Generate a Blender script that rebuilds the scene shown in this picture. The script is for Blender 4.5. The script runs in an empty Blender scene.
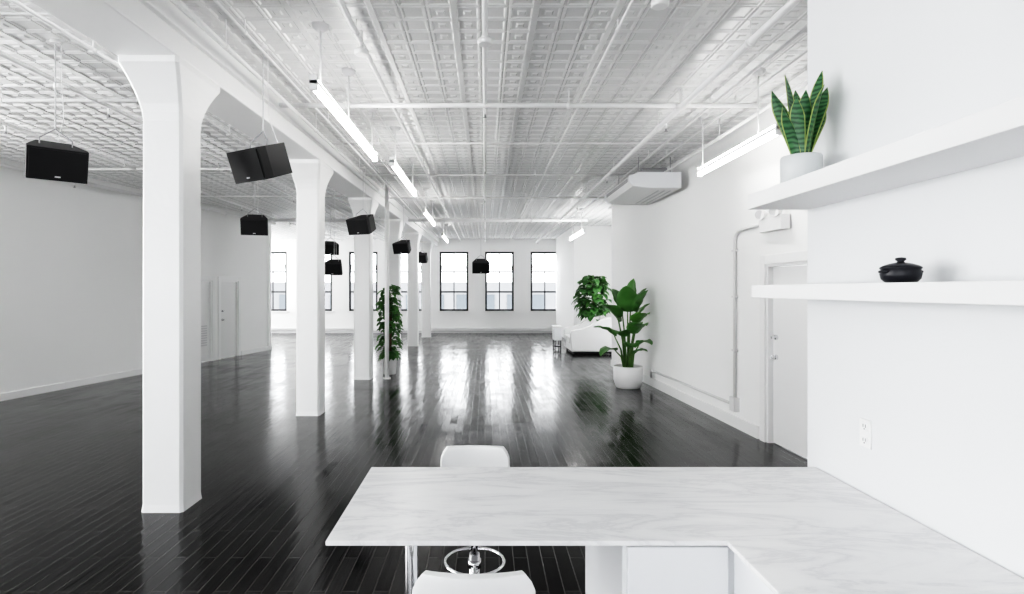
import bpy, bmesh, math, random
from mathutils import Vector, Matrix
random.seed(7)
S=bpy.context.scene
ZC=3.95
# ---------------- materials ----------------
def mat(name,col,rough=0.5,metal=0.0,emis=None,es=0,spec=0.5,noise=None,bump=None,coat=0):
    m=bpy.data.materials.new(name); m.use_nodes=True
    nt=m.node_tree; b=nt.nodes['Principled BSDF']
    b.inputs['Base Color'].default_value=(*col,1); b.inputs['Roughness'].default_value=rough
    b.inputs['Metallic'].default_value=metal; b.inputs['Specular IOR Level'].default_value=spec
    b.inputs['Coat Weight'].default_value=coat
    if emis: 
        b.inputs['Emission Color'].default_value=(*emis,1); b.inputs['Emission Strength'].default_value=es
    tc=nt.nodes.new('ShaderNodeTexCoord')
    if noise:
        sc,c2=noise
        n=nt.nodes.new('ShaderNodeTexNoise'); n.inputs['Scale'].default_value=sc; n.inputs['Detail'].default_value=4
        mx=nt.nodes.new('ShaderNodeMix'); mx.data_type='RGBA'
        mx.inputs[6].default_value=(*col,1); mx.inputs[7].default_value=(*c2,1)
        nt.links.new(tc.outputs['Object'],n.inputs['Vector']); nt.links.new(n.outputs['Fac'],mx.inputs[0])
        nt.links.new(mx.outputs[2],b.inputs['Base Color'])
    if bump:
        sc,st,d=bump
        n=nt.nodes.new('ShaderNodeTexNoise'); n.inputs['Scale'].default_value=sc; n.inputs['Detail'].default_value=5
        bp=nt.nodes.new('ShaderNodeBump'); bp.inputs['Strength'].default_value=st; bp.inputs['Distance'].default_value=d
        nt.links.new(tc.outputs['Object'],n.inputs['Vector']); nt.links.new(n.outputs['Fac'],bp.inputs['Height'])
        nt.links.new(bp.outputs['Normal'],b.inputs['Normal'])
    return m
M_wall=mat('wall_paint',(0.90,0.90,0.895),0.6,noise=(1.5,(0.92,0.92,0.915)),bump=(30,0.1,0.002))
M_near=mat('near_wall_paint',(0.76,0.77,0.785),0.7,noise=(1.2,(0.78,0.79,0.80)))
M_col=mat('column_paint',(0.90,0.90,0.90),0.35,noise=(3,(0.88,0.88,0.88)),bump=(9,0.35,0.01))
M_ceil=mat('tin_ceiling_paint',(0.90,0.90,0.90),0.22,noise=(2,(0.86,0.86,0.86)),bump=(45,0.4,0.003))
M_trim=mat('trim_paint',(0.86,0.86,0.86),0.4)
M_pipe=mat('pipe_paint',(0.88,0.88,0.88),0.35,bump=(40,0.1,0.002))
M_cond=mat('conduit_paint',(0.74,0.74,0.74),0.4)
M_lam=mat('white_laminate',(0.84,0.85,0.87),0.35)
M_shelf=mat('shelf_lacquer',(0.87,0.87,0.87),0.4)
M_blk=mat('speaker_black',(0.014,0.014,0.015),0.6,spec=.3,bump=(200,0.2,0.001))
M_grl=mat('speaker_grille',(0.009,0.009,0.010),0.6,spec=.25,bump=(500,0.6,0.001))
M_chr=mat('chrome',(0.75,0.75,0.77),0.12,metal=1)
M_dark=mat('dark_frame',(0.02,0.02,0.023),0.5)
M_gray=mat('gray_metal',(0.35,0.35,0.36),0.5)
M_lgray=mat('light_gray',(0.62,0.62,0.63),0.5)
M_tube=mat('fluorescent_tube',(1,1,1),0.4,emis=(1.0,0.985,0.96),es=11)
M_upfill=mat('fluorescent_uplight_tube',(1,1,1),0.4,emis=(1.0,0.985,0.96),es=10)  # extra upward glow, added to brighten the ceiling
M_pot=mat('white_ceramic',(0.85,0.85,0.85),0.3)
M_potg=mat('grey_white_ceramic',(0.62,0.64,0.65),0.4)
M_fab=mat('white_upholstery',(0.82,0.82,0.82),0.7,bump=(80,0.3,0.002))
M_soil=mat('soil',(0.03,0.022,0.015),0.9,noise=(40,(0.06,0.045,0.03)))
M_leaf=mat('leaf_green',(0.04,0.14,0.028),0.4,noise=(6,(0.09,0.24,0.05)))
M_leaf2=mat('leaf_dark_green',(0.022,0.085,0.018),0.4,noise=(8,(0.055,0.17,0.035)))
M_leafl=mat('leaf_light_green',(0.12,0.29,0.05),0.42,noise=(7,(0.06,0.20,0.035)))
M_yel=mat('snake_leaf_edge',(0.27,0.34,0.10),0.45)
M_stem=mat('stem',(0.08,0.17,0.04),0.5)
M_bark=mat('bark',(0.12,0.08,0.05),0.8,bump=(60,0.5,0.005))
M_clay=mat('black_clay',(0.010,0.011,0.016),0.35,spec=.35,bump=(80,0.15,0.001))
M_seat=mat('stool_shell',(0.82,0.82,0.82),0.35)
M_door=mat('door_paint',(0.80,0.80,0.80),0.35)
M_slot=mat('slot_dark',(0.10,0.10,0.10),0.6)

def snake_mat():
    m=mat('snake_leaf',(0.03,0.12,0.04),0.4); nt=m.node_tree; b=nt.nodes['Principled BSDF']
    tc=nt.nodes.new('ShaderNodeTexCoord'); w=nt.nodes.new('ShaderNodeTexWave'); w.bands_direction='Z'
    w.inputs['Scale'].default_value=14; w.inputs['Distortion'].default_value=6; w.inputs['Detail'].default_value=3
    r=nt.nodes.new('ShaderNodeValToRGB'); r.color_ramp.elements[0].color=(0.008,0.05,0.018,1); r.color_ramp.elements[1].color=(0.055,0.17,0.065,1)
    nt.links.new(tc.outputs['Object'],w.inputs['Vector']); nt.links.new(w.outputs['Fac'],r.inputs[0]); nt.links.new(r.outputs[0],b.inputs['Base Color'])
    return m
M_snake=snake_mat()

def marble():
    m=mat('white_marble',(0.85,0.85,0.85),0.25); nt=m.node_tree; b=nt.nodes['Principled BSDF']
    tc=nt.nodes.new('ShaderNodeTexCoord'); mp=nt.nodes.new('ShaderNodeMapping')
    mp.inputs['Rotation'].default_value=(0,0,math.radians(22)); mp.inputs['Scale'].default_value=(0.8,3.2,1)
    nt.links.new(tc.outputs['Object'],mp.inputs['Vector'])
    n=nt.nodes.new('ShaderNodeTexNoise'); n.inputs['Scale'].default_value=1.4; n.inputs['Detail'].default_value=9; n.inputs['Roughness'].default_value=0.65; n.inputs['Distortion'].default_value=0.9
    nt.links.new(mp.outputs[0],n.inputs['Vector'])
    s=nt.nodes.new('ShaderNodeMath'); s.operation='SUBTRACT'; s.inputs[1].default_value=0.5
    a=nt.nodes.new('ShaderNodeMath'); a.operation='ABSOLUTE'
    nt.links.new(n.outputs['Fac'],s.inputs[0]); nt.links.new(s.outputs[0],a.inputs[0])
    r=nt.nodes.new('ShaderNodeValToRGB'); e=r.color_ramp.elements
    e[0].position=0.0; e[0].color=(0.74,0.74,0.75,1); e[1].position=0.10; e[1].color=(0.90,0.90,0.90,1)
    x=r.color_ramp.elements.new(0.03); x.color=(0.84,0.84,0.845,1)
    nt.links.new(a.outputs[0],r.inputs[0]); nt.links.new(r.outputs[0],b.inputs['Base Color'])
    return m
M_marble=marble()

def floor_mat():
    RH=0.095
    m=mat('black_floorboards',(0.012,0.012,0.013),0.2,spec=.22); nt=m.node_tree; b=nt.nodes['Principled BSDF']; L=nt.links.new
    tc=nt.nodes.new('ShaderNodeTexCoord'); mp=nt.nodes.new('ShaderNodeMapping'); mp.inputs['Rotation'].default_value=(0,0,math.radians(90))
    L(tc.outputs['Object'],mp.inputs['Vector'])
    br=nt.nodes.new('ShaderNodeTexBrick'); br.inputs['Scale'].default_value=1.0
    br.inputs['Brick Width'].default_value=0.85; br.inputs['Row Height'].default_value=RH; br.inputs['Mortar Size'].default_value=0.0032
    br.inputs['Mortar Smooth'].default_value=0.3
    br.inputs['Color1'].default_value=(0,0,0,1); br.inputs['Color2'].default_value=(1,1,1,1); br.inputs['Mortar'].default_value=(0,0,0,1)
    L(mp.outputs[0],br.inputs['Vector'])
    def M(op,a,bb=None,c=None):
        n=nt.nodes.new('ShaderNodeMath'); n.operation=op
        for i,v in enumerate((a,bb,c)):
            if v is None: continue
            if isinstance(v,(int,float)): n.inputs[i].default_value=v
            else: L(v,n.inputs[i])
        return n.outputs[0]
    def R(v,a,c,d,e):
        n=nt.nodes.new('ShaderNodeMapRange'); n.inputs[1].default_value=a; n.inputs[2].default_value=c; n.inputs[3].default_value=d; n.inputs[4].default_value=e; L(v,n.inputs[0]); return n.outputs[0]
    n=nt.nodes.new('ShaderNodeTexNoise'); n.inputs['Scale'].default_value=1.1; n.inputs['Detail'].default_value=6; n.inputs['Roughness'].default_value=.65
    L(tc.outputs['Object'],n.inputs['Vector'])
    L(M('ADD',R(br.outputs['Color'],0,1,.10,.19),R(n.outputs['Fac'],.35,.7,-.03,.09)),b.inputs['Roughness'])
    mx=nt.nodes.new('ShaderNodeMix'); mx.data_type='RGBA'; mx.inputs[6].default_value=(0.0015,0.0015,0.0017,1); mx.inputs[7].default_value=(0.007,0.0066,0.0064,1)
    L(br.outputs['Color'],mx.inputs[0])
    mxw=nt.nodes.new('ShaderNodeMix'); mxw.data_type='RGBA'; mxw.inputs[7].default_value=(0.016,0.0148,0.014,1)
    L(mx.outputs[2],mxw.inputs[6]); L(R(n.outputs['Fac'],.52,.72,0,1),mxw.inputs[0])
    mx2=nt.nodes.new('ShaderNodeMix'); mx2.data_type='RGBA'; mx2.inputs[7].default_value=(0.055,0.052,0.05,1)
    L(mxw.outputs[2],mx2.inputs[6]); L(br.outputs['Fac'],mx2.inputs[0])
    L(mx2.outputs[2],b.inputs['Base Color'])
    mp2=nt.nodes.new('ShaderNodeMapping'); mp2.inputs['Scale'].default_value=(22,1.6,1); L(tc.outputs['Object'],mp2.inputs['Vector'])
    n2=nt.nodes.new('ShaderNodeTexNoise'); n2.inputs['Scale'].default_value=1; n2.inputs['Detail'].default_value=4; L(mp2.outputs[0],n2.inputs['Vector'])
    sx=nt.nodes.new('ShaderNodeSeparateXYZ'); L(tc.outputs['Object'],sx.inputs[0])
    saw=M('FRACT',M('DIVIDE',M('ADD',sx.outputs['X'],95.0),RH))
    tilt=M('MULTIPLY',M('MULTIPLY',M('SUBTRACT',br.outputs['Color'],.5),saw),.40)
    cup=M('MULTIPLY',M('POWER',M('SUBTRACT',saw,.5),2.0),.35)
    sy=M('MULTIPLY',M('SINE',M('MULTIPLY_ADD',sx.outputs['Y'],7.4,M('MULTIPLY',br.outputs['Color'],6.0))),.10)
    h=M('ADD',M('ADD',M('MULTIPLY',br.outputs['Fac'],-.9),M('MULTIPLY',n2.outputs['Fac'],.55)),M('ADD',M('ADD',tilt,cup),sy))
    bp=nt.nodes.new('ShaderNodeBump'); bp.inputs['Strength'].default_value=0.75; bp.inputs['Distance'].default_value=0.004
    L(h,bp.inputs['Height']); L(bp.outputs['Normal'],b.inputs['Normal'])
    return m
M_floor=floor_mat()

# ---------------- builder ----------------
class B:
    def __init__(s,name): s.name=name; s.bm=bmesh.new(); s.mats=[]
    def mi(s,m):
        if m not in s.mats: s.mats.append(m)
        return s.mats.index(m)
    def face(s,vs,m,smooth=False):
        try: f=s.bm.faces.new(vs)
        except ValueError: return
        f.material_index=s.mi(m); f.smooth=smooth; return f
    def poly(s,pts,m): return s.face([s.bm.verts.new(p) for p in pts],m)
    def box(s,x0,x1,y0,y1,z0,z1,m,M=None):
        P=[(x,y,z) for z in (z0,z1) for y in (y0,y1) for x in (x0,x1)]
        if M: P=[M@Vector(p) for p in P]
        v=[s.bm.verts.new(p) for p in P]
        for q in ((0,2,3,1),(4,5,7,6),(0,1,5,4),(2,6,7,3),(0,4,6,2),(1,3,7,5)): s.face([v[i] for i in q],m)
    def prism(s,pts,dv,m,smooth=False):
        a=[s.bm.verts.new(p) for p in pts]; dv=Vector(dv); b=[s.bm.verts.new(Vector(p)+dv) for p in pts]
        s.face(a[::-1],m); s.face(b,m); n=len(a)
        for i in range(n): s.face([a[i],a[(i+1)%n],b[(i+1)%n],b[i]],m,smooth)
    def tube(s,path,r,m,seg=10,cap=True,closed=False,rs=None):
        path=[Vector(p) for p in path]; n=len(path); rings=[]; prev=None
        for i,p in enumerate(path):
            if closed: t=path[(i+1)%n]-path[i-1]
            else: t=path[min(i+1,n-1)]-path[max(i-1,0)]
            t.normalize()
            if prev is None:
                a=Vector((0,0,1)) if abs(t.z)<0.9 else Vector((1,0,0)); u=t.cross(a).normalized()
            else: u=(prev-t*prev.dot(t)).normalized()
            prev=u; w=t.cross(u); rr=rs[i] if rs else r
            rings.append([s.bm.verts.new(p+(u*math.cos(k*2*math.pi/seg)+w*math.sin(k*2*math.pi/seg))*rr) for k in range(seg)])
        rg=range(n if closed else n-1)
        for i in rg:
            A=rings[i]; C=rings[(i+1)%n]
            for k in range(seg): s.face([A[k],A[(k+1)%seg],C[(k+1)%seg],C[k]],m,True)
        if cap and not closed: s.face(rings[0][::-1],m); s.face(rings[-1],m)
    def lathe(s,c,prof,m,seg=32):
        c=Vector(c); rings=[]
        for r,z in prof: rings.append([s.bm.verts.new(c+Vector((max(r,1e-4)*math.cos(k*2*math.pi/seg),max(r,1e-4)*math.sin(k*2*math.pi/seg),z))) for k in range(seg)])
        for i in range(len(rings)-1):
            for k in range(seg): s.face([rings[i][k],rings[i][(k+1)%seg],rings[i+1][(k+1)%seg],rings[i+1][k]],m,True)
        s.face(rings[0][::-1],m); s.face(rings[-1],m)
    def grid(s,G,mf):
        V=[[s.bm.verts.new(p) for p in row] for row in G]
        for i in range(len(V)-1):
            for j in range(len(V[0])-1): s.face([V[i][j],V[i][j+1],V[i+1][j+1],V[i+1][j]],mf(i,j) if callable(mf) else mf,True)
    def done(s,bevel=0,parent=None,solid=0,seg=2):
        me=bpy.data.meshes.new(s.name); bmesh.ops.recalc_face_normals(s.bm,faces=s.bm.faces[:]) if not getattr(s,'norecalc',False) else None
        s.bm.to_mesh(me); s.bm.free()
        for m in s.mats: me.materials.append(m)
        o=bpy.data.objects.new(s.name,me); S.collection.objects.link(o)
        if solid:
            q=o.modifiers.new('solid','SOLIDIFY'); q.thickness=solid; q.offset=0
        if bevel:
            q=o.modifiers.new('bevel','BEVEL'); q.width=bevel; q.segments=seg; q.limit_method='ANGLE'; q.angle_limit=math.radians(50)
        if parent: o.parent=parent
        return o

# ---------------- shell ----------------
YB=23.8
b=B('floor'); b.box(-11,5.5,-4.2,YB+0.3,-0.1,0,M_floor); b.done()
T=0.21; verts=[]; faces=[]
def ring(cx,cy,hx,hy,z):
    k=len(verts); verts.extend([(cx-hx,cy-hy,z),(cx+hx,cy-hy,z),(cx+hx,cy+hy,z),(cx-hx,cy+hy,z)]); return k
nx=int(16.4/T); ny=int(28/T)
for i in range(nx):
    for j in range(ny):
        cx=-10.95+T*(i+.5); cy=-4.1+T*(j+.5); h=T/2
        R=[ring(cx,cy,h,h,ZC),ring(cx,cy,h-.010,h-.010,ZC-.009),ring(cx,cy,h-.024,h-.024,ZC-.009),ring(cx,cy,h-.036,h-.036,ZC)]
        if i%3!=1: R+=[ring(cx,cy,.035,.035,ZC),ring(cx,cy,.022,.022,ZC-.009)]
        for a,c in zip(R,R[1:]):
            for k in range(4): faces.append((a+k,c+k,c+(k+1)%4,a+(k+1)%4))
        a=R[-1]; faces.append((a+3,a+2,a+1,a))
def cb(x0,x1,y0,y1,z0,z1):
    k=len(verts); verts.extend([(x,y,z) for z in (z0,z1) for y in (y0,y1) for x in (x0,x1)])
    for q in ((0,2,3,1),(4,5,7,6),(0,1,5,4),(2,6,7,3),(0,4,6,2),(1,3,7,5)): faces.append(tuple(k+t for t in q))
for i in range(0,nx+1,3):
    x=-10.95+T*i; cb(x-.022,x+.022,-4.1,YB,ZC-.014,ZC)
for j in range(0,ny+1,12):
    y=-4.1+T*j; cb(-10.9,5.4,y-.008,y+.008,ZC-.012,ZC)
cb(-11,5.5,-4.2,YB+.3,ZC+.001,ZC+.15)
me=bpy.data.meshes.new('ceiling'); me.from_pydata(verts,[],faces); me.materials.append(M_ceil)
S.collection.objects.link(bpy.data.objects.new('ceiling',me))

def wallseg(name,p0,p1,th,z0=0,z1=ZC,m=M_wall,openings=()):
    b=B(name); p0=Vector((*p0,0)); p1=Vector((*p1,0)); d=(p1-p0); L=d.length; d.normalize(); nrm=Vector((-d.y,d.x,0))
    def bx(s0,s1,za,zb):
        if s1-s0<1e-4 or zb-za<1e-4: return
        pts=[p0+d*s0,p0+d*s1,p0+d*s1+nrm*th,p0+d*s0+nrm*th]
        b.prism([(q.x,q.y,za) for q in pts],(0,0,zb-za),m)
    s=0
    for (a,c,zb,zt) in sorted(openings):
        bx(s,a,z0,z1); bx(a,c,z0,zb); bx(a,c,zt,z1); s=c
    bx(s,L,z0,z1)
    b.done()
    return p0,d,nrm,L
def area(name,loc,rot,sx,sy,pw,col=(1,.99,.97)):
    l=bpy.data.lights.new(name,'AREA'); l.shape='RECTANGLE'; l.size=sx; l.size_y=sy; l.energy=pw; l.color=col
    o=bpy.data.objects.new(name,l); S.collection.objects.link(o); o.location=loc; o.rotation_euler=rot
def XL(y): return -9.46+0.174*y
def XR(y): return 3.64-0.047*y
sl=math.sqrt(1+.174**2); aL=math.atan(.174)
d0,d1=(14.80+4)*sl,(15.55+4)*sl
g0,g1=(13.62+4)*sl,(14.46+4)*sl
WL=[(-2.6,-.4),(.8,3.0),(4.2,6.4)]  # invented out-of-view openings, made to let light in
p0,dl,nl,_=wallseg('wall_left',(XL(-4),-4.0),(XL(17.2),17.2),0.2,openings=[((a+4)*sl,(c+4)*sl,.8,3.4) for a,c in WL]+[(d0,d1,0,2.04),(g0,g1,0,2.04)])
for a,c in WL[1:]:
    ym=(a+c)/2; area('window_daylight',(XL(ym)-.1,ym,2.1),(0,math.radians(-108),-aL),2.6,2.2*sl,140)  # fill lamps added in the unseen openings, tilted towards the ceiling
wallseg('wall_left_return',(XL(17.2),17.2),(-10.9,17.2),0.2)
WA=[(.8,2.8),(3.6,5.6)]  # hidden alcove openings, made up to carry fill light
wallseg('wall_left_alcove',(-10.7,17.2),(-10.7,YB),0.2,openings=[(a,c,.8,3.4) for a,c in WA])
for a,c in WA: area('window_daylight',(-10.8,17.2+(a+c)/2,2.1),(0,math.radians(-100),0),2.6,2.0,80)  # added fill lamps, unseen, to lift the far end of the room
sr=math.sqrt(1+.047**2)
e0,e1=(13.5-6.72)*sr,(13.5-5.72)*sr
pr,dr,nr,_=wallseg('wall_right',(XR(13.5),13.5),(XR(2.9),2.9),0.2,openings=[(e0,e1,0,2.10)])
wallseg('wall_right_return',(5.3,13.3),(XR(13.5)+.2,13.3),-0.2)
wallseg('wall_alcove_side',(5.2,13.5),(5.2,YB),-0.2,openings=[(.8,2.6,.8,3.4)])  # opening out of view is made up for the fill lamp
area('window_daylight',(5.3,15.2,2.1),(0,math.radians(100),0),2.6,1.8,30)  # unseen fill lamp added behind the right wall
b=B('wall_alcove'); b.box(2.97,5.2,19,YB,0,ZC,M_wall); b.done()
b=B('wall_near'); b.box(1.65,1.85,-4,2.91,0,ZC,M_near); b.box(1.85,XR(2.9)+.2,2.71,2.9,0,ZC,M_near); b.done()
wallseg('wall_rear',(-10.3,-4.1),(1.65,-4.1),-0.1,openings=[(1.0,3.4,0.9,3.2),(4.4,6.8,0.9,3.2),(7.8,10.2,0.9,3.2)])
# back wall windows
WX=[2.51,0.607,-1.3,-3.2,-5.1,-7.0,-8.9]; WW=0.60; ZS=0.92; ZT=3.40
b=B('wall_back'); xs=sorted(WX); cur=-10.9
for cx in xs:
    b.box(cur,cx-WW,YB,YB+.3,0,ZC,M_wall); b.box(cx-WW,cx+WW,YB,YB+.3,0,ZS,M_wall); b.box(cx-WW,cx+WW,YB,YB+.3,ZT,ZC,M_wall)
    cur=cx+WW
b.box(cur,5.4,YB,YB+.3,0,ZC,M_wall); b.done()
for i,cx in enumerate(WX):
    b=B('window_%d'%(i+1)); y0,y1=YB+.06,YB+.12; f=.075
    b.box(cx-WW,cx-WW+f,y0,y1,ZS,ZT,M_dark); b.box(cx+WW-f,cx+WW,y0,y1,ZS,ZT,M_dark)
    b.box(cx-WW,cx+WW,y0,y1,ZS,ZS+.08,M_dark); b.box(cx-WW,cx+WW,y0,y1,ZT-.08,ZT,M_dark)
    for z in (1.72,2.56): b.box(cx-WW+f,cx+WW-f,y0,y1,z-.032,z+.032,M_dark)
    b.box(cx-.02,cx+.02,y0,y1,ZS+.07,2.56,M_dark)
    b.tube([(cx+(WW-f)*math.cos(a),y0+.03,2.62+.66*math.sin(a)) for a in [k*math.pi/16 for k in range(17)]],.02,M_gray,6)
    b.box(cx-.012,cx+.012,y0,y1,2.56,ZT-.06,M_gray)
    b.box(cx-WW-.06,cx+WW+.06,YB-.07,YB+.1,ZS-.05,ZS,M_trim)
    b.done()
def baseb(name,p0,p1,h=.12,t=.025,m=M_trim):
    p0=Vector((*p0,0)); p1=Vector((*p1,0)); d=(p1-p0).normalized(); n=Vector((-d.y,d.x,0))*t
    b=B(name); b.prism([p0,p1,p1+n,p0+n],(0,0,h),m); return b.done()
baseb('baseboard_left',(XL(13.5),13.5),(XL(-3.9),-3.9))
baseb('baseboard_left',(XL(17.2),17.2),(XL(15.68),15.68))
baseb('baseboard_right',(XR(6.88),6.88),(XR(13.5),13.5),h=.15)
baseb('baseboard_right',(XR(2.95),2.95),(XR(5.56),5.56),h=.15)
b=B('baseboard_back'); b.box(-10.7,2.97,YB-.03,YB,0,.10,M_lgray); b.box(-10.7,2.97,YB-.10,YB-.04,.16,.22,M_trim); b.done()

# ---------------- beam + columns ----------------
def CX(y): return -2.62+0.022*(y-4.6)
b=B('trim_beam'); hw=.24
b.prism([(CX(-4)-hw,-4,3.62),(CX(-4)+hw,-4,3.62),(CX(YB)+hw,YB,3.62),(CX(YB)-hw,YB,3.62)],(0,0,ZC-3.62),M_col)
b.prism([(CX(-4)-hw-.05,-4,3.80),(CX(-4)+hw+.05,-4,3.80),(CX(YB)+hw+.05,YB,3.80),(CX(YB)-hw-.05,YB,3.80)],(0,0,ZC-3.80),M_col)
b.done(bevel=.012)
for y in (4.6,8.13,11.4,14.8,18.2,21.6,1.1):
    cy=y+.165; cx=CX(cy); b=B('structural_column'); rings=[]
    prof=[(.172,.172,0),(.165,.165,.06),(.165,.165,1.5),(.163,.163,3.17)]
    for k in range(1,7):
        t=k/6; e=t**1.7; prof.append((.163+.075*e,.163+.20*e,3.17+.40*t))
    prof.append((.238,.363,3.62))
    for hx,hy,z in prof:
        c=.022
        rings.append([b.bm.verts.new((cx+px,cy+py,z)) for px,py in ((-hx+c,-hy),(hx-c,-hy),(hx,-hy+c),(hx,hy-c),(hx-c,hy),(-hx+c,hy),(-hx,hy-c),(-hx,-hy+c))])
    for A,C in zip(rings,rings[1:]):
        for k in range(8): b.face([A[k],A[(k+1)%8],C[(k+1)%8],C[k]],M_col)
    b.face(rings[0][::-1],M_col); b.face(rings[-1],M_col); b.done()

# ---------------- doors ----------------
def along(p,d,n,s,off,z): q=p+d*s+n*off; return Vector((q.x,q.y,z))
def door(name,p,d,n,s0,s1,zt,inn,side,vent=False):
    b=B(name)
    def bx(sa,sb,oa,ob,za,zb,m):
        pts=[along(p,d,n,sa,oa,za),along(p,d,n,sb,oa,za),along(p,d,n,sb,ob,za),along(p,d,n,sa,ob,za)]
        b.prism(pts,(0,0,zb-za),m)
    w=.11
    bx(s0-w,s0,-.025,0,0,zt+w,M_trim); bx(s1,s1+w,-.025,0,0,zt+w,M_trim); bx(s0,s1,-.025,0,zt,zt+w,M_trim)
    bx(s0,s0+.03,0,.14,0,zt,M_trim); bx(s1-.03,s1,0,.14,0,zt,M_trim); bx(s0+.03,s1-.03,0,.14,zt-.03,zt,M_trim)
    bx(s0+.035,s1-.035,inn,inn+.045,.01,zt-.035,M_door)
    if vent:
        c=(s0+s1)/2
        for k in range(9): bx(c+.0,c+.30,inn-.012,inn,.40+k*.06,.432+k*.06,M_lgray)
    ks=s0+.12 if side<0 else s1-.12
    for z in (1.02,1.25):
        c=along(p,d,n,ks,inn,z); b.tube([c,c-n*.03],.03,M_chr,12); b.tube([c-n*.03,c-n*.07],.024 if z<1.1 else .015,M_chr,12)
    return b.done(bevel=.004)
door('door_1',p0,dl,nl,d0,d1,2.04,.05,-1)
door('door_2',pr,dr,nr,e0,e1,2.10,.06,-1)
door('door_3',p0,dl,nl,g0,g1,2.04,.05,-1,vent=True)

# ---------------- counter ----------------
b=B('marble_counter')
zt=.92; th=.018
b.prism([(-.56,1.995,zt-th),(.85,1.995,zt-th),(.865,.3,zt-th),(1.645,.3,zt-th),(1.645,2.83,zt-th),(-.565,2.83,zt-th)],(0,0,th),M_marble)
zc=zt-th
b.box(.49,1.64,2.03,2.78,.10,zc,M_lam); b.box(.54,1.64,2.08,2.73,0,.10,M_lam)
b.box(.505,.862,2.012,2.03,.11,zc-.012,M_lam)
b.box(.895,1.64,.32,2.03,.10,zc,M_lam); b.box(.95,1.64,.32,2.03,0,.10,M_lam)
for y0,y1 in ((1.40,2.005),(.88,1.392),(.33,.872)):
    b.box(.877,.895,y0,y1,.11,zc-.02,M_lam)
b.tube([(-.31,2.40,0),(-.31,2.40,zc)],.028,M_chr,20); b.tube([(-.31,2.40,0),(-.31,2.40,.012)],.06,M_chr,24); b.tube([(-.31,2.40,zc-.012),(-.31,2.40,zc)],.055,M_chr,24)
b.done(bevel=.003)
def stool(x,y,ang):
    e=bpy.data.objects.new('bar_stool',None); S.collection.objects.link(e)
    b=B('seat_shell'); prof=[]
    for k in range(9): prof.append((-.19+.33*k/8,.665-.012*math.sin(k/8*math.pi)))
    for k in range(1,7):
        a=k/6*math.radians(78); prof.append((.14+.06*math.sin(a),.665+.06*(1-math.cos(a))))
    by,bz=prof[-1]
    for k in range(1,9): prof.append((by+.03*k/8,bz+.21*k/8))
    G=[]; n=len(prof)
    for i,(py,pz) in enumerate(prof):
        wd=.19
        if i<3: wd=.19-.05*((3-i)/3)**2
        if i>n-4: wd=.19-.035*((i-(n-4))/3)**2.2
        row=[]
        for j in range(13):
            t=-1+2*j/12
            curve=.03*(t*t)*(1 if i>12 else 0)
            row.append((t*wd,py-curve,pz+.012*t*t*(1 if i<9 else 0)))
        G.append(row)
    b.grid(G,M_seat); b.done(solid=.03,parent=e,bevel=.01)
    b=B('stool_frame')
    b.lathe((0,0,0),[(.20,0),(.21,.006),(.205,.014),(.04,.03),(.032,.05)],M_chr,36)
    b.tube([(0,0,.04),(0,0,.42)],.028,M_chr,18); b.tube([(0,0,.40),(0,0,.65)],.018,M_chr,18)
    b.tube([(0,0,.60),(0,0,.648)],.06,M_dark,18)
    b.tube([(.155*math.cos(a),.02+.155*math.sin(a),.37) for a in [k*2*math.pi/36 for k in range(36)]],.009,M_chr,8,closed=True)
    b.tube([(0,-.13,.37),(0,0,.37),(0,.17,.37)],.008,M_chr,8)
    b.tube([(0,0,.35),(0,0,.39)],.035,M_chr,18)
    b.done(parent=e)
    e.location=(x,y,0); e.rotation_euler=(0,0,ang); return e
stool(-.055,2.98,0); stool(-.035,1.97,math.pi)

# ---------------- shelves + items ----------------
for z0,z1,x0 in ((2.21,2.285,1.34),(1.76,1.825,1.36)):
    b=B('floating_shelf'); b.box(x0,1.65,.3,2.905,z0,z1,M_shelf); b.done(bevel=.003)
b=B('wall_outlet')
y=2.46; b.box(1.643,1.65,y-.036,y+.036,1.12,1.24,M_trim)
for z in (1.15,1.21):
    b.box(1.640,1.644,y-.018,y+.018,z-.019,z+.019,M_trim)
    b.box(1.6385,1.641,y-.009,y-.006,z-.004,z+.010,M_slot); b.box(1.6385,1.641,y+.006,y+.009,z-.004,z+.010,M_slot); b.box(1.6385,1.641,y-.003,y+.003,z-.013,z-.008,M_slot)
b.done(bevel=.001)
b=B('lidded_clay_pot'); c=(1.505,2.06,1.826)
b.lathe(c,[(.036,0),(.048,.002),(.060,.014),(.064,.032),(.060,.048),(.064,.052),(.064,.056),(.055,.062),(.033,.070),(.012,.074),(.010,.078),(.017,.083),(.016,.090),(.006,.092)],M_clay,40)
for sx in (-1,1):
    b.tube([(c[0]+sx*(.058+.014*math.sin(a)),c[1]+.018*math.cos(a),c[2]+.040) for a in [k*math.pi/8 for k in range(9)]],.005,M_clay,8)
b.done()
b=B('potted_snake_plant'); c=Vector((1.50,2.70,2.286))
b.lathe(c,[(.078,0),(.086,.004),(.088,.14),(.085,.146),(.078,.144),(.077,.125),(.002,.125)],M_potg,40)
b.lathe(c+Vector((0,0,.118)),[(.077,0),(.002,.009)],M_soil,24)
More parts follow.
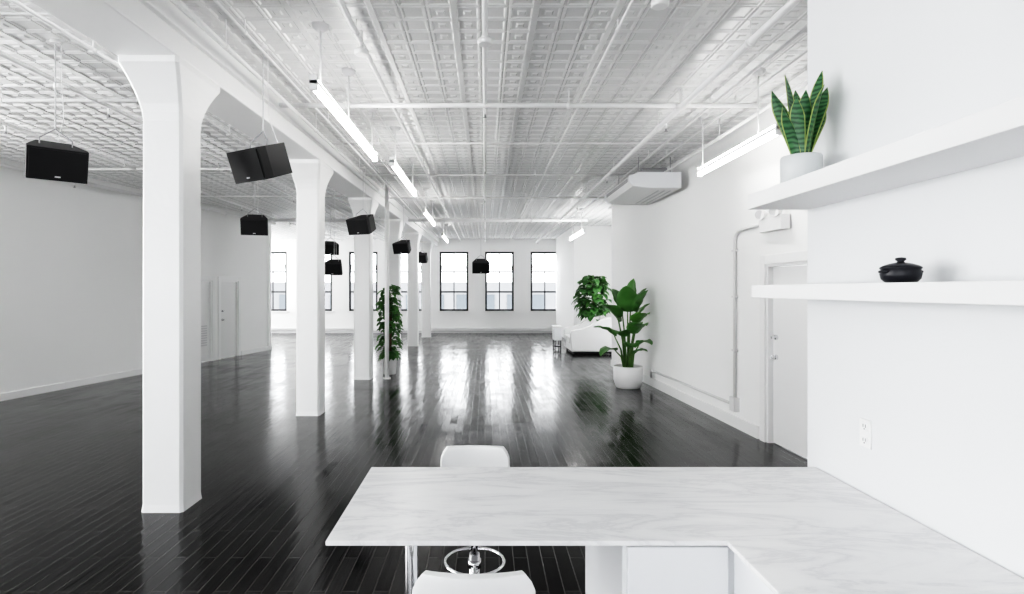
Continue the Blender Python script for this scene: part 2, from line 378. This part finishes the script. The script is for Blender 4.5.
def snake(base,az,lean,L,W,tw):
    G=[]; n=14
    dirh=Vector((math.cos(az),math.sin(az),0)); 
    for i in range(n+1):
        t=i/n; w=W*(.62+.7*t-.3*t*t)*(1 if t<.68 else max(.02,1-((t-.68)/.32)**1.7))
        ctr=base+dirh*(lean*L*(t*.6+.5*t*t))+Vector((0,0,L*t*(1-.12*lean*t)))
        a=az+1.57+tw*t; u=Vector((math.cos(a),math.sin(a),0)); nn=Vector((-math.sin(a),math.cos(a),0))
        G.append([ctr+u*w*s+nn*(abs(s)*w*.3) for s in (-1,-.84,-.3,.3,.84,1)])
    b.grid(G,lambda i,j: M_yel if j in(0,4) else M_snake)
for az,lean,L,W,tw in ((3.1,.26,.36,.034,.3),(2.2,.10,.45,.036,.2),(0.1,.26,.38,.036,-.3),(.4,.36,.29,.032,.2),(4.5,.10,.33,.038,.1),(5.3,.2,.35,.033,.3),(1.4,.22,.40,.034,.4),(3.6,.36,.26,.030,.2),(5.9,.12,.43,.034,-.3),(4.0,.18,.30,.034,.5)):
    p=c+Vector((math.cos(az)*.03,math.sin(az)*.03,.115))
    az2=az+random.uniform(-.2,.2); snake(p,az2,lean,L,W,tw+(1.57 if abs(math.cos(az))>.7 else 0))
b.done(solid=.003)

def leaf(b,base,dirv,L,W,droop,m,fold=.25,n=8,cols=(-1,-.5,0,.5,1),wave=0):
    d=Vector(dirv).normalized(); side=d.cross(Vector((0,0,1)))
    if side.length<.05: side=Vector((1,0,0))
    side.normalize(); G=[]; p=Vector(base); step=L/n
    for i in range(n+1):
        t=i/n; w=W*.5*(math.sin(math.pi*min(1,t*.92+.06)**.75)**.8)*(1 if t<.97 else .25)
        up=side.cross(d).normalized()
        G.append([p+side*w*s+up*(abs(s)*w*fold+wave*w*math.sin(i*1.9+s*2)) for s in cols])
        d=(d+Vector((0,0,-droop/n))).normalized(); p=p+d*step
    b.grid(G,m); return p
b=B('potted_bird_of_paradise'); c=Vector((2.64,10.5,0))
b.lathe(c,[(.19,0),(.215,.01),(.262,.15),(.265,.38),(.258,.40),(.24,.40),(.235,.36),(.002,.36)],M_pot,40)
b.lathe(c+Vector((0,0,.355)),[(.235,0),(.002,.01)],M_soil,24)
BP=[(-.40,-.1,1.05,.60,.38,.9),(-.34,-.25,1.40,.66,.46,1.2),(-.05,-.2,1.50,.70,.48,1.0),(.25,-.2,1.50,.60,.48,.6),(.30,-.05,1.35,.50,.42,1.0),(.12,-.35,1.1,.6,.44,1.5),(-.22,.2,1.3,.6,.40,1.2),(.22,.2,1.1,.45,.38,1.4),(-.42,-.3,.80,.5,.34,1.5),(.28,-.33,.9,.40,.36,1.6),(0,-.35,.85,.48,.36,1.7),(-.12,.3,1.55,.6,.40,.8),(.10,.05,1.65,.62,.40,.5),(-.2,-.35,1.05,.5,.38,1.6),(.15,-.1,.7,.4,.3,1.5),(.2,-.4,1.3,.5,.42,1.3),(.32,0,1.6,.5,.44,.6)]
for dx,dy,h,L,W,dr_ in BP:
    h-=.10; kx=.65 if dx<0 else .55
    base=c+Vector((dx*.2,dy*.2,.35)); tip=c+Vector((dx*kx,dy*.5,h)); mid=(base+tip)/2+Vector((-dx*.08,-dy*.08,.05))
    b.tube([base,mid,tip],.012,M_stem,6,rs=[.02,.014,.009])
    dd=(tip-mid).normalized()+Vector((dx*(1.2 if dx<0 else .7),dy*.8,0.1)); leaf(b,tip,dd,L*.76,W*.85,dr_,random.choice([M_leaf,M_leafl,M_leaf]),fold=.3,n=10,wave=.05)
b.done(solid=.004)
def bushy(name,c,potr,poth,z0,z1,rad,nl,lw,ms=(M_leaf2,M_leaf)):
    b=B(name); c=Vector(c)
    b.lathe(c,[(potr*.8,0),(potr*.88,.01),(potr,poth*.95),(potr*.98,poth),(potr*.9,poth),(potr*.89,poth*.88),(.002,poth*.88)],M_pot,32)
    b.lathe(c+Vector((0,0,poth*.87)),[(potr*.88,0),(.002,.01)],M_soil,20)
    b.tube([c+Vector((0,0,poth*.85)),c+Vector((0.02,0,(z0+z1)/2)),c+Vector((0,.02,z1-.15))],.03,M_bark,8,rs=[.035,.03,.012])
    for k in range(nl):
        t=random.random(); z=z0+(z1-z0)*t; az=random.uniform(0,2*math.pi)
        r=rad*(.45+.55*math.sin(math.pi*min(1,max(0,t*.9+.08))))*random.uniform(.35,.9)
        a=c+Vector((0,0,z-.06)); p=c+Vector((math.cos(az)*r,math.sin(az)*r,z))
        if k%2==0: b.tube([a,(a+p)/2+Vector((0,0,.03)),p],.005,M_stem,4)
        leaf(b,p,(math.cos(az+random.uniform(-.6,.6)),math.sin(az+random.uniform(-.6,.6)),random.uniform(-.2,.6)),lw*random.uniform(.8,1.3),lw*random.uniform(.6,.85),random.uniform(.8,2.0),random.choice(ms),n=5)
    return b.done(solid=.003)
bushy('potted_pothos',(CX(11.6)+.42,12.2,0),.15,.34,.35,1.92,.22,220,.17,ms=(M_leaf2,M_leaf,M_leaf))
bushy('potted_rubber_tree',(3.30,17.4,0),.22,.45,1.0,2.25,.50,240,.26,ms=(M_leaf2,M_leaf2,M_leaf))
# white upholstered sofa, back towards the right-hand side, arm end facing the room
b=B('white_sofa')
X0,X1=2.36,3.62
def armprof(y):
    pts=[(X0+.04,y,.09),(X1-.06,y,.09),(X1,y,1.0),(X1-.12,y,1.04)]
    for k in range(0,9):
        t=k/8; pts.append((X1-.22-(X1-.22-X0-.16)*t,y,1.02-.32*math.sin(t*math.pi/2)**1.6))
    pts+= [(X0+.04,y,.67),(X0,y,.60)]
    return pts
for y in (15.75,17.0): b.prism(armprof(y),(0,.16,0),M_fab)
b.box(X0+.04,X1-.1,15.91,17.0,.09,.30,M_fab); b.box(X0+.0,X1-.3,15.92,16.45,.30,.48,M_fab); b.box(X0+.0,X1-.3,16.46,16.99,.30,.48,M_fab)
b.prism([(X1-.32,15.91,.28),(X1-.06,15.91,.12),(X1,15.91,1.0),(X1-.18,15.91,1.04)],(0,1.09,0),M_fab)
b.box(X0+.08,X1-.1,15.80,17.1,0.03,.09,M_dark)
for x in (X0+.08,X1-.16):
    for y in (15.8,17.04): b.box(x,x+.06,y,y+.06,0,.05,M_dark)
b.done(bevel=.03,seg=3)
b=B('white_side_table')
b.box(2.06,2.28,16.9,17.4,.30,.68,M_lam); b.box(2.04,2.30,16.88,17.42,.68,.72,M_trim)
for x in (2.07,2.24):
    for y in (16.92,17.35): b.box(x,x+.03,y,y+.03,0,.30,M_dark)
b.box(2.08,2.26,16.93,17.37,.10,.13,M_dark)
b.done(bevel=.005)

# ---------------- speakers ----------------
def speaker(x,y,z,yaw,w=.42,h=.27,d=.36,tilt=.35):
    b=B('hanging_speaker'); M=Matrix.Translation((x,y,z))@Matrix.Rotation(yaw,4,'Z')@Matrix.Rotation(tilt,4,'X')
    hw=w/2; bw=w*.30
    pts=[(-hw,-d/2,-h/2),(hw,-d/2,-h/2),(hw,-d/2+.08,-h/2),(bw,d/2,-h/2),(-bw,d/2,-h/2),(-hw,-d/2+.08,-h/2)]
    b.prism([M@Vector(p) for p in pts],(M.to_3x3()@Vector((0,0,h))),M_blk)
    b.box(-hw+.015,hw-.015,-d/2-.012,-d/2,-h/2+.015,h/2-.015,M_grl,M)
    b.box(-.02,.02,-d/2-.016,-d/2-.011,-h/2+.03,-h/2+.042,M_lgray,M)
    t0=M@Vector((-bw*.9,0,h/2)); t1=M@Vector((bw*.9,0,h/2)); top=Vector((x,y,z+h/2+.14))
    b.tube([t0,t0+Vector((0,0,.05)),top,t1+Vector((0,0,.05)),t1],.006,M_gray,6)
    b.tube([top,(x,y,ZC-.03)],.006,M_lgray,6); 
    b.tube([Vector((x,y,ZC-.03)),Vector((x,y,ZC))],.04,M_trim,12)
    cb=M@Vector((0,d/2,0)); b.tube([cb,cb+Vector((0,.04,.08)),Vector((x+.03,y+.06,z+.4)),Vector((x+.03,y+.03,ZC-.3)),Vector((x+.03,y+.03,ZC))],.004,M_trim,5)
    b.done(bevel=.008)
for x,y,z,yaw in ((-3.70,4.9,2.91,.75),(-1.95,5.0,2.92,-.55),(-2.12,9.9,2.94,-.4),(-2.08,14.5,2.9,-.3),(-2.15,19.5,2.9,-.3),(-3.88,9.6,2.90,.3),(-4.05,14.9,2.9,.3),(-3.5,13.2,2.33,0),(-.1,14.0,2.39,0)):
    speaker(x,y,z,yaw)

# ---------------- fluorescent fixtures ----------------
def fixture(x,y0,y1,z,stems):
    b=B('linear_pendant_light')
    b.box(x-.032,x+.032,y0,y1,z+.02,z+.045,M_trim)
    b.tube([(x,y0+.02,z),(x,y1-.02,z)],.028,M_tube,12)
    b.tube([(x,y0+.04,z+.065),(x,y1-.04,z+.065)],.018,M_upfill,10)  # upper tube is added ceiling fill
    for yy in (y0,y1-.03): b.box(x-.03,x+.03,yy,yy+.03,z-.03,z+.088,M_trim)
    for s in stems:
        b.tube([(x,s,z+.05),(x,s,ZC-.03)],.008,M_cond,8); b.lathe((x,s,ZC-.06),[(.03,0),(.065,.03),(.07,.06)],M_lgray,16)
    b.done()
fixture(-1.33,4.4,6.9,3.38,(4.6,5.55,6.7))
fixture(-1.18,7.2,9.6,3.40,(7.5,9.3))
fixture(-1.25,11.6,14.0,3.40,(12,13.6))
fixture(-1.25,16.6,19.0,3.40,(17,18.6))
fixture(2.67,5.15,7.1,3.24,(5.56,6.98))
fixture(2.55,14.6,17.0,3.3,(15,16.6))

# ---------------- pipes ----------------
def pipe(path,r,name='ceiling_pipe',drops=None,hang=2.4,m=M_pipe):
    b=B(name); b.tube(path,r,m,10)
    p0=Vector(path[0]); p1=Vector(path[-1]); d=(p1-p0); L=d.length; d.normalize()
    s=.7
    while hang and s<L:
        q=p0+d*s; b.tube([q,(q.x,q.y,ZC)],.006,m,5); b.tube([q-d*.02,q+d*.02],r*1.35,m,10); s+=hang
    s=1.2
    while drops and s<L:
        q=p0+d*s; b.tube([q,q-Vector((0,0,.09))],.012,m,8); b.lathe(q-Vector((0,0,.12)),[(.022,0),(.01,.01),(.012,.04)],M_gray,10); s+=drops
    b.done()
pipe([(0.0,-1,3.80),(0.0,23.7,3.80)],.022,drops=3.0)
pipe([(-1.02,-1,3.84),(-1.02,23.7,3.84)],.018)
pipe([(2.1,-1,3.76),(2.1,23.5,3.76)],.030,drops=3.2)
pipe([(1.05,-1,3.86),(1.05,23.5,3.86)],.012)
pipe([(2.50,3.2,3.84),(2.50,18.6,3.84)],.016)
pipe([(2.78,3.2,3.86),(2.78,18.6,3.86)],.012)
pipe([(-4.1,-1,3.80),(-4.1,23.5,3.80)],.026,drops=3.0)
pipe([(-5.9,-1,3.84),(-5.9,23.5,3.84)],.022,drops=3.4)
pipe([(-3.1,-1,3.70),(-3.1,23.5,3.70)],.016)
pipe([(-2.05,-1,3.72),(-2.05,11.0,3.74)],.018)
pipe([(-1.9,-1,3.84),(-1.9,20,3.84)],.012)
pipe([(-2.2,6.1,3.78),(3.25,6.1,3.78)],.026)
pipe([(-2.2,3.9,3.86),(3.3,3.9,3.86)],.012)
pipe([(-2.2,8.0,3.86),(3.2,8.0,3.86)],.012)
pipe([(-2.2,12.6,3.84),(2.95,12.6,3.84)],.018)
pipe([(-6.6,15.8,3.74),(2.85,15.8,3.74)],.045,drops=3.0)
pipe([(-8.2,6.0,3.80),(-2.9,6.0,3.80)],.022)
pipe([(-8.6,4.2,3.84),(-2.9,4.2,3.84)],.014)
pipe([(-7.6,9.6,3.84),(-2.9,9.6,3.84)],.018)
pipe([(-7.0,12.4,3.84),(-2.9,12.4,3.84)],.016)
pipe([(-2.2,10.2,3.86),(3.1,10.2,3.86)],.014)
pipe([(XL(-3)+.5,-3,3.72),(XL(16.5)+.5,16.5,3.72)],.03,drops=3)
pipe([(2.95,4,3.70),(2.88,13.2,3.70)],.020)
for x,y in ((-1.02,4.7),(0,4.5),(2.1,6.1),(-4.1,5.5),(1.2,3.9)):
    b=B('ceiling_junction_box'); b.lathe((x+.0,y,ZC-.21),[(.05,0),(.06,.01),(.06,.04),(.012,.05),(.012,.21)],M_pipe,16); b.done()
b=B('riser_pipe'); xr=CX(11.3)+.49
b.tube([(xr,11.5,0),(xr,11.5,ZC)],.045,M_col,16); b.tube([(xr,11.5,0),(xr,11.5,.03)],.08,M_col,16); b.done()

def RP(y,off,z): return Vector((XR(y)-off,y,z))
b=B('wall_conduit')
b.tube([RP(7.43,.03,.40),RP(7.43,.03,2.42),RP(7.41,.03,2.50),RP(7.34,.03,2.55),RP(7.25,.03,2.57),RP(6.71,.03,2.58)],.020,M_cond,8)
b.tube([RP(10.6,.03,.30),RP(7.5,.03,.30)],.020,M_cond,8)
b.tube([RP(10.6,.03,.30),RP(10.65,.03,.27),RP(10.65,.03,.16)],.020,M_cond,8)
b.box(XR(7.43)-.07,XR(7.43)+.005,7.36,7.50,.22,.40,M_cond)
for z in (1.0,1.7,2.3): b.box(XR(7.43)-.055,XR(7.43),7.39,7.47,z,z+.025,M_cond)
b.done()
b=B('emergency_light')
b.box(XR(6.5)-.11,XR(6.5)-.01,6.20,6.70,2.47,2.63,M_trim)
for y in (6.32,6.62):
    c0=RP(y,.10,2.68); b.tube([c0-Vector((0,0,.06)),c0],.015,M_trim,8); b.tube([c0+Vector((.03,0,0)),c0+Vector((-.06,-.05,-.01))],.05,M_trim,16,rs=[.035,.062])
    b.tube([c0+Vector((-.06,-.05,-.01)),c0+Vector((-.064,-.054,-.011))],.05,M_lgray,16)
b.done(bevel=.006)

# AC unit
b=B('ceiling_air_conditioner')
x0,x1,y0,y1=2.27,3.08,8.95,10.7
dz=.05
prof=[(x0,3.45+dz),(x0+.05,3.38+dz),(x0+.35,3.35+dz),(x1,3.35+dz),(x1,3.60+dz),(x0+.15,3.60+dz),(x0,3.54+dz)]
b.prism([(x,y0,z) for x,z in prof],(0,y1-y0,0),M_trim)
prof2=[(x-.0 if x>x0 else x-.015,z) for x,z in prof]
for ya in (y0-.03,y1): b.prism([(x,ya,z+(.0)) for x,z in prof2],(0,.03,0),M_lam)
b.box(x0-.008,x0,y0+.1,y1-.1,3.465+dz,3.525+dz,M_gray)
for k in range(3):
    b.box(x0+.50+k*.1,x0+.53+k*.1,y0+.2,y1-.2,3.342+dz,3.351+dz,M_lgray)
for x in (x0+.2,x1-.1):
    for y in (y0+.2,y1-.2): b.tube([(x,y,3.6+dz),(x,y,ZC)],.008,M_gray,6)
b.tube([(x0+.3,y0+.4,3.75),(x1-.1,y0+.4,3.75)],.06,M_gray,12); b.tube([(x0+.3,y0+.4,3.65),(x0+.3,y0+.4,3.75)],.05,M_gray,12)
b.tube([(x1-.1,y0+.4,3.75),(x1-.1,y0+.4,3.64)],.05,M_gray,12)
b.done(bevel=.008)

# neighbouring building seen through windows
b=B('neighbor_building')
M_fac=mat('facade',(0.12,0.125,0.13),0.8,noise=(2,(0.15,0.15,0.155)))
M_fw=mat('facade_window',(0.06,0.07,0.08),0.3)
b.box(-14,8,36,38,-6,2.3,M_fac)
for i in range(14):
    for z in (-3,.0): b.box(-13+1.6*i,-12.2+1.6*i,35.95,36.0,z,z+1.5,M_fw)
b.done()

# ---------------- world ----------------
W=bpy.data.worlds.new('world'); S.world=W; W.use_nodes=True
bg=W.node_tree.nodes['Background']; bg.inputs[0].default_value=(0.96,0.98,1.0,1); bg.inputs[1].default_value=5.0
# ---------------- camera ----------------
cam=bpy.data.cameras.new('camera'); cam.lens=20; cam.sensor_width=36; cam.shift_x=27/1024; cam.shift_y=-7/1024; cam.clip_start=.05; cam.clip_end=200
co=bpy.data.objects.new('camera',cam); S.collection.objects.link(co); co.location=(0,0,1.8); co.rotation_euler=(math.radians(90),0,0); S.camera=co
vs=S.view_settings; vs.view_transform='Standard'; vs.look='None'; vs.exposure=0
vs.use_curve_mapping=True
cv=vs.curve_mapping.curves[3]
for x,y in ((0.02,0.014),(0.06,0.065),(0.15,0.225),(0.35,0.53),(0.6,0.765)): cv.points.new(x,y)
cv.points[-1].location=(1.0,0.95)
vs.curve_mapping.update()
